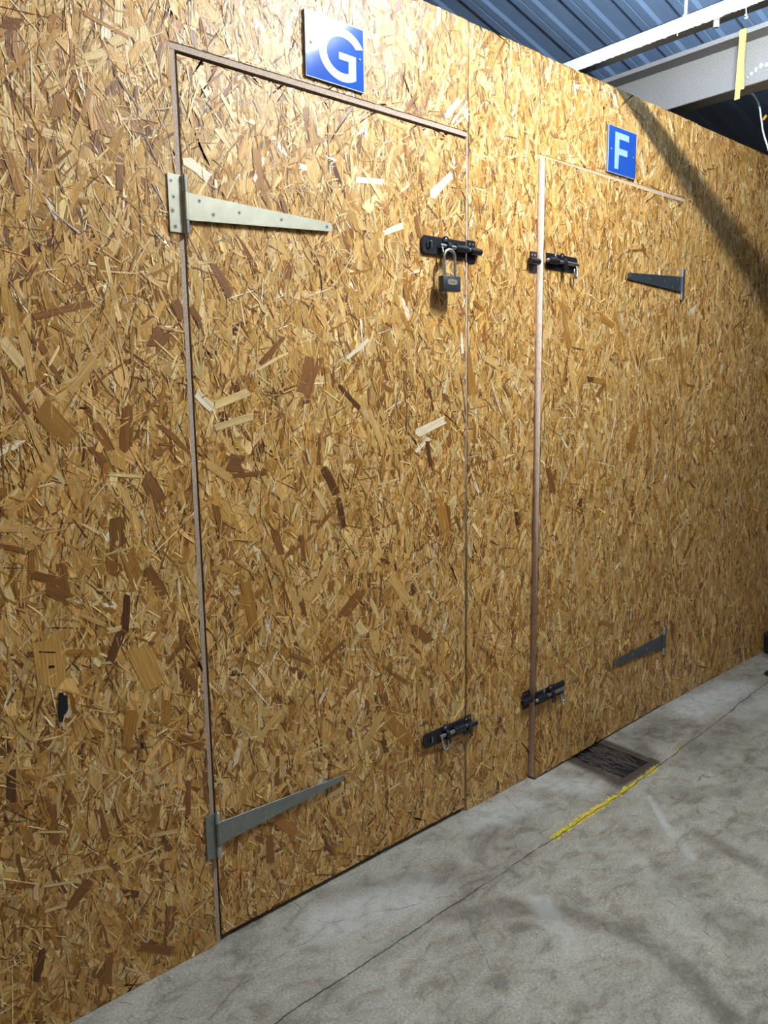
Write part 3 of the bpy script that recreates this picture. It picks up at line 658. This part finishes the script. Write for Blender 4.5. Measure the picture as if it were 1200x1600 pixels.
# ------------------------------------------------------------------ T hinges
def countersunk(parent, x, z, y=-.0068, r=.0047):
    bm = BM(); cyl(bm, (x, y + .001, z), (x, y - .0004, z), r, 18)
    o = obj('screw', bm, M_SCREW, parent, True)
    bm = BM(); cyl(bm, (x, y, z), (x, y - .0007, z), r * .42, 6); obj('recess', bm, M_RECESS, o)
def hinge(x, z0, z1, s, tip, sz0, sz1, tz0, tz1, plate_w, label, mat, plate_mat, rot=0.0, loc=None, screws=(), pscrews=()):
    """origin at the barrel; s=+1 strap runs right, -1 left; world x,z given, converted to local."""
    cz = (z0 + z1) / 2
    t = thing('tee_hinge', label, 'hinge', loc or (x, -.0033, cz), rot)
    bm = BM()
    px0, px1 = sorted((-s * .004, -s * plate_w))
    box(bm, px0, px1, -.0024, 0, z0 - cz, z1 - cz, .0006); obj('mounting_plate', bm, plate_mat, t)
    bm = BM()
    ln = abs(tip - x)
    pts = [(s * .005, sz0 - cz), (s * (ln - .004), tz0 - cz), (s * ln, tz0 + .004 - cz), (s * ln, tz1 - .004 - cz), (s * (ln - .004), tz1 - cz), (s * .005, sz1 - cz)]
    prism(bm, pts, -.0040, -.0016)
    bmesh.ops.bevel(bm, geom=bm.edges[:], offset=.0005, segments=1, affect='EDGES')
    obj('strap', bm, mat, t)
    for a, b_ in ((z0, sz0 - .001), (sz1 + .001, z1)):
        bm = BM(); cyl(bm, (0, -.0055, a - cz), (0, -.0055, b_ - cz), .0062, 18); obj('knuckle', bm, M_BARREL, t, True)
    bm = BM(); cyl(bm, (0, -.0055, sz0 - cz), (0, -.0055, sz1 - cz), .0066, 18); obj('knuckle', bm, mat, t, True)
    for zz in (z0 - .001, z1 + .001):
        bm = BM(); bmesh.ops.create_uvsphere(bm, u_segments=12, v_segments=8, radius=.0048, matrix=Matrix.Translation((0, -.0055, zz - cz)) @ Matrix.Diagonal((1, 1, .6, 1)))
        obj('pin', bm, M_BARREL, t, True)
    for sx, sz in screws: countersunk(t, sx, sz - cz, -.0040)
    for sx, sz in pscrews: countersunk(t, sx, sz - cz, -.0024)
    return t
GX = 0.8495
hinge(GX, 1.752, 1.874, 1, 1.257, 1.7805, 1.8395, 1.8035, 1.8250, .039, 'zinc T hinge in a lit pale tone, the upper one on door G', M_ZINC_LIT, M_ZINC_LIT,
      screws=[(.884 - GX, 1.826), (.918 - GX, 1.801), (.986 - GX, 1.814), (1.103 - GX, 1.814), (1.241 - GX, 1.814)],
      pscrews=[(.819 - GX, 1.859), (.823 - GX, 1.826), (.819 - GX, 1.797), (.824 - GX, 1.764)])
hinge(GX + .001, .242, .361, 1, 1.255, .2720, .3330, .3020, .3180, .032, 'zinc T hinge in a shaded grey, the lower one on door G', M_ZINC, M_ZINC,
      screws=[(.888 - GX, .317), (.922 - GX, .293), (.991 - GX, .307), (1.104 - GX, .311), (1.240 - GX, .311)],
      pscrews=[(.827 - GX, .351), (.831 - GX, .320), (.828 - GX, .290), (.831 - GX, .258)])
FX = 3.0405
hinge(FX, 1.752, 1.872, -1, 2.624, 1.780, 1.840, 1.796, 1.820, .030, 'zinc T hinge in a shaded slate grey, the upper one on door F', M_ZINC_SHADED, M_ZINC_SHADED, rot=F_ROT, loc=(FX, -.0045, 1.812),
      screws=[(-.040, 1.826), (-.075, 1.795), (-.140, 1.812), (-.255, 1.812), (-.400, 1.811)], pscrews=[(.018, 1.860), (.018, 1.765)])
hinge(FX - .022, .250, .370, -1, 2.610, .279, .338, .300, .322, .030, 'zinc T hinge in a shaded slate grey, the lower one on door F', M_ZINC_SHADED, M_ZINC_SHADED, rot=F_ROT, loc=(FX - .022, -.0060, .310),
      screws=[(-.040, .322), (-.075, .294), (-.140, .308), (-.255, .310), (-.390, .311)], pscrews=[(.018, .355), (.018, .262)])

# ------------------------------------------------------------------ black brenton bolts
def bolt(loc, rot, s, shot, handle_down, label, group=None):
    """local x = 0 at the tail end of the plate, +s towards the keeper; z = 0 on the rod."""
    t = thing('door_bolt', label, 'bolt', loc, rot)
    X = lambda a: s * a
    Lp, hz = .180, .0245
    bm = BM()
    prism(bm, [(X(0), -hz + .008), (X(.008), -hz), (X(Lp), -hz), (X(Lp), hz), (X(.008), hz), (X(0), hz - .008)], -.0024, 0)
    obj('base_plate', bm, M_BLACK, t)
    # tunnel guide near the keeper end
    bm = BM()
    pts = [(-.020, -.0024), (-.011, -.0024)] + [(.0098 * math.cos(a), -.0115 + .0098 * math.sin(a)) for a in [PI + .35 + (PI - .7) * i / 14 for i in range(15)]][0:0]
    cyl(bm, (X(.128), -.0115, 0), (X(.178), -.0115, 0), .0098, 20)
    box(bm, *sorted((X(.128), X(.178))), -.0115, -.0022, -.0098, .0098)
    obj('guide', bm, M_BLACK, t, True)
    # staple plate with two eyes that takes the padlock
    bm = BM()
    hx = .094
    cyl(bm, (X(hx - .005), -.0115, 0), (X(hx + .006), -.0115, 0), .0125, 22)
    box(bm, *sorted((X(hx - .005), X(hx + .006))), -.0115, -.0022, -.0125, .0125)
    eye = [(X(hx) + .0135 * math.cos(a), .0185 + .0125 * math.sin(a)) for a in [-.5 + (PI + 1.0) * i / 16 for i in range(17)]]
    prism(bm, eye, -.0055, -.0026)
    obj('staple', bm, M_BLACK, t, True)
    for zz, yy in ((.0215, -.0066), (-.0020, -.0250)):
        bm = BM(); bmesh.ops.create_uvsphere(bm, u_segments=14, v_segments=8, radius=1, matrix=Matrix.Translation((X(hx), yy + .001, zz)) @ Matrix.Diagonal((.0042, .0016, .0050, 1)))
        if zz > 0: obj('rivet', bm, M_ROD, t, True)
        else: bm.free()
    # rod and its drop handle
    a0 = .062 if shot else .012
    a1 = .232 if shot else .183
    bm = BM(); cyl(bm, (X(a0), -.0115, 0), (X(a1), -.0115, 0), .0062, 20)
    bmesh.ops.create_uvsphere(bm, u_segments=16, v_segments=10, radius=.0062, matrix=Matrix.Translation((X(a1), -.0115, 0)))
    rod = obj('rod', bm, M_ROD, t, True)
    hx2 = a0 + .008 if shot else .022
    bm = BM()
    ring = [(X(hx2), -.0115, 0), (X(hx2 + .001), -.0150, -.016), (X(hx2 + .003), -.0180, -.032)]
    if handle_down:
        ring += [(X(hx2 + .007), -.0195, -.041), (X(hx2 + .014), -.0205, -.0445), (X(hx2 + .020), -.0205, -.040), (X(hx2 + .022), -.0200, -.028), (X(hx2 + .021), -.0180, -.018)]
    else:
        ring += [(X(hx2 + .004), -.0190, -.040)]
    tube(bm, smooth_pts(ring, 4), .0036, 10); obj('handle', bm, M_ROD, rod, True)
    # eye tongue hanging from the rod beside the staple
    bm = BM()
    out = arc(X(hx - .002), -.020, .0115, .0125, 0, 360, 22)[:-1]; inn = arc(X(hx - .002), -.020, .0048, .0052, 0, 360, 22)[:-1]
    y0_, y1_ = -.0225, -.0195
    vo = [[bm.verts.new((x, yy, z)) for x, z in out] for yy in (y0_, y1_)]; vi = [[bm.verts.new((x, yy, z)) for x, z in inn] for yy in (y0_, y1_)]
    n = len(out)
    for i in range(n):
        j = (i + 1) % n
        bm.faces.new((vo[0][i], vo[0][j], vi[0][j], vi[0][i])); bm.faces.new((vo[1][j], vo[1][i], vi[1][i], vi[1][j]))
        bm.faces.new((vo[0][j], vo[0][i], vo[1][i], vo[1][j])); bm.faces.new((vi[0][i], vi[0][j], vi[1][j], vi[1][i]))
    box(bm, X(hx - .002) - .006, X(hx - .002) + .006, -.0225, -.0125, -.012, .004)
    obj('hasp_eye', bm, M_BLACK, t, True)
    if shot:   # stop tab standing at the tail of the plate
        bm = BM(); box(bm, *sorted((X(.016), X(.030))), -.0055, -.0022, -.010, .008, .0012); box(bm, *sorted((X(.026), X(.030))), -.0105, -.004, -.009, .010, .001)
        obj('stop_tab', bm, M_BLACK, t)
        bm = BM(); box(bm, *sorted((X(.0285), X(.0312))), -.0112, -.0095, -.008, .010); obj('worn_edge', bm, M_ROD, t)
    else:
        bm = BM(); bmesh.ops.create_uvsphere(bm, u_segments=14, v_segments=8, radius=1, matrix=Matrix.Translation((X(.128), -.003, .018)) @ Matrix.Diagonal((.0055, .0022, .0075, 1))); obj('rivet', bm, M_ROD, t, True)
    for a, b_ in ((.008, .016), (.008, -.016), (.140, .018), (.140, -.018), (.165, .018), (.165, -.018)):
        bm = BM(); cyl(bm, (X(a), -.002, b_), (X(a), -.0032, b_), .0036, 14); obj('screw', bm, M_BLACK if a > .1 else M_RECESS, t, True)
    return t
def keeper(loc, s, label):
    t = thing('bolt_keeper', label, 'bolt keeper', loc)
    X = lambda a: s * a
    bm = BM(); x0, x1 = sorted((X(0), X(.036))); box(bm, x0, x1, -.0024, 0, -.0325, .0325, .0005); obj('base_plate', bm, M_BLACK, t)
    bm = BM(); cyl(bm, (X(.004), -.0115, 0), (X(.050), -.0115, 0), .0105, 20, .0098); box(bm, *sorted((X(.004), X(.036))), -.0115, -.0022, -.0105, .0105)
    obj('barrel', bm, M_BLACK, t, True)
    for a, b_ in ((.012, .022), (.027, .022), (.012, -.022), (.027, -.022)):
        bm = BM(); cyl(bm, (X(a), -.002, b_), (X(a), -.0030, b_), .0035, 14); obj('screw', bm, M_SCREW if b_ > 0 else M_BLACK, t, True)
    return t
bolt((1.578, -.0035, 1.8105), 0, 1, True, False, 'black slide bolt held by the padlock, high on door G')
keeper((1.7640, -.0035, 1.8085), 1, 'black bolt keeper beside the padlocked bolt, right of door G')
bolt((1.573, -.0035, .3120), 0, 1, True, True, 'black slide bolt with no padlock, low on door G')
keeper((1.7560, -.0035, .3080), 1, 'black bolt keeper low on the seam right of door G')
bolt(onF(2.293, -.0035, 1.8125), F_ROT, -1, False, True, 'black slide bolt drawn back, high on the left of door F')
keeper((2.1010, -.0035, 1.8080), -1, 'black empty bolt keeper high on the board left of door F')
bolt(onF(2.277, -.0035, .3115), F_ROT, -1, False, True, 'black slide bolt drawn back, low on the left of door F')
keeper((2.0990, -.0035, .3060), -1, 'black empty bolt keeper low on the board left of door F')

# ------------------------------------------------------------------ padlock
t = thing('padlock', 'charcoal long-shackle padlock hanging from the upper bolt of door G', 'padlock', (1.6615, -.0330, 1.7030), -.10)
bm = BM(); box(bm, -.0335, .0335, -.012, .012, -.0215, .0215, .003); obj('body', bm, M_LOCK, t, True)
bm = BM()
pts = [(-.020, 0, .014), (-.020, 0, .035), (-.020, 0, .068)] + [(.020 * math.cos(a), 0, .075 + .020 * math.sin(a)) for a in [PI - PI * i / 12 for i in range(13)]] + [(.020, 0, .068), (.020, 0, .035), (.020, 0, .014)]
tube(bm, pts, .0044, 14); obj('shackle', bm, M_ROD, t, True)
bm = BM(); out = arc(0, .004, .0175, .0085, 0, 360, 28)[:-1]; prism(bm, [(max(-.0185, min(.0185, x * 1.25)), z) for x, z in out], -.0132, -.0118)
lab = obj('name_plate', bm, M_BRASS, t)
bm = BM()
for i in range(6): box(bm, -.0095 + i * .0034, -.0078 + i * .0034, -.0136, -.0130, .0015, .0065)
for a in (-.016, .016): cyl(bm, (a, -.0126, .004), (a, -.0136, .004), .0012, 10)
obj('engraving', bm, simple('worn_engraving', (0.30, 0.22, 0.10), 0.5, 0.6), lab)

# ------------------------------------------------------------------ odds and ends
# ragged black mark of torn plastic on the left board
bm = BM()
prism(bm, [(0.4975, 0.7746), (0.5054, 0.7738), (0.5076, 0.7675), (0.5141, 0.7642), (0.5135, 0.7484), (0.5131, 0.7341), (0.5085, 0.7267), (0.5037, 0.7253), (0.5023, 0.7156), (0.4984, 0.7081), (0.4928, 0.7141), (0.4939, 0.7369), (0.4956, 0.758)], -.0058, -.0032)
tag(obj('plastic_shard', bm, M_BLACKPL), 'torn black plastic shard stuck on the left board, at shin height', 'plastic scrap')
# black case standing against the far board
t = thing('storage_case', 'black plastic case against the far board at the right edge', 'case', (4.245, -.10, 0.0))
bm = BM(); box(bm, -.19, .30, -.16, .085, .012, .086, .010); obj('body', bm, M_BLACKPL, t)
bm = BM(); box(bm, -.195, .305, -.165, .088, .088, .116, .008); obj('lid', bm, M_BLACKPL, t)
bm = BM()
for a in (-.15, .26):
    for b_ in (-.13, .055): cyl(bm, (a, b_, 0), (a, b_, .013), .014, 12)
obj('foot', bm, M_BLACKPL, t)
bm = BM(); box(bm, -.200, -.192, -.05, .01, .070, .098, .002); obj('latch', bm, simple('grey_latch', (0.16, 0.16, 0.18), 0.4, 0.5), t)
# black rubber wedge lying further out
bm = BM(); prism(bm, [(-.035, .001), (.16, .001), (.16, .075), (.135, .075), (.03, .030), (-.02, .020), (-.035, .010)], -.060, .030)
bmesh.ops.bevel(bm, geom=bm.edges[:], offset=.004, segments=2, affect='EDGES')
w = obj('rubber_wedge', bm, M_BLACKPL); w.location = (3.775, -.185, 0.0); w.rotation_euler = (0, 0, -.35)
tag(w, 'black rubber wedge on the concrete at the right edge', 'wedge')
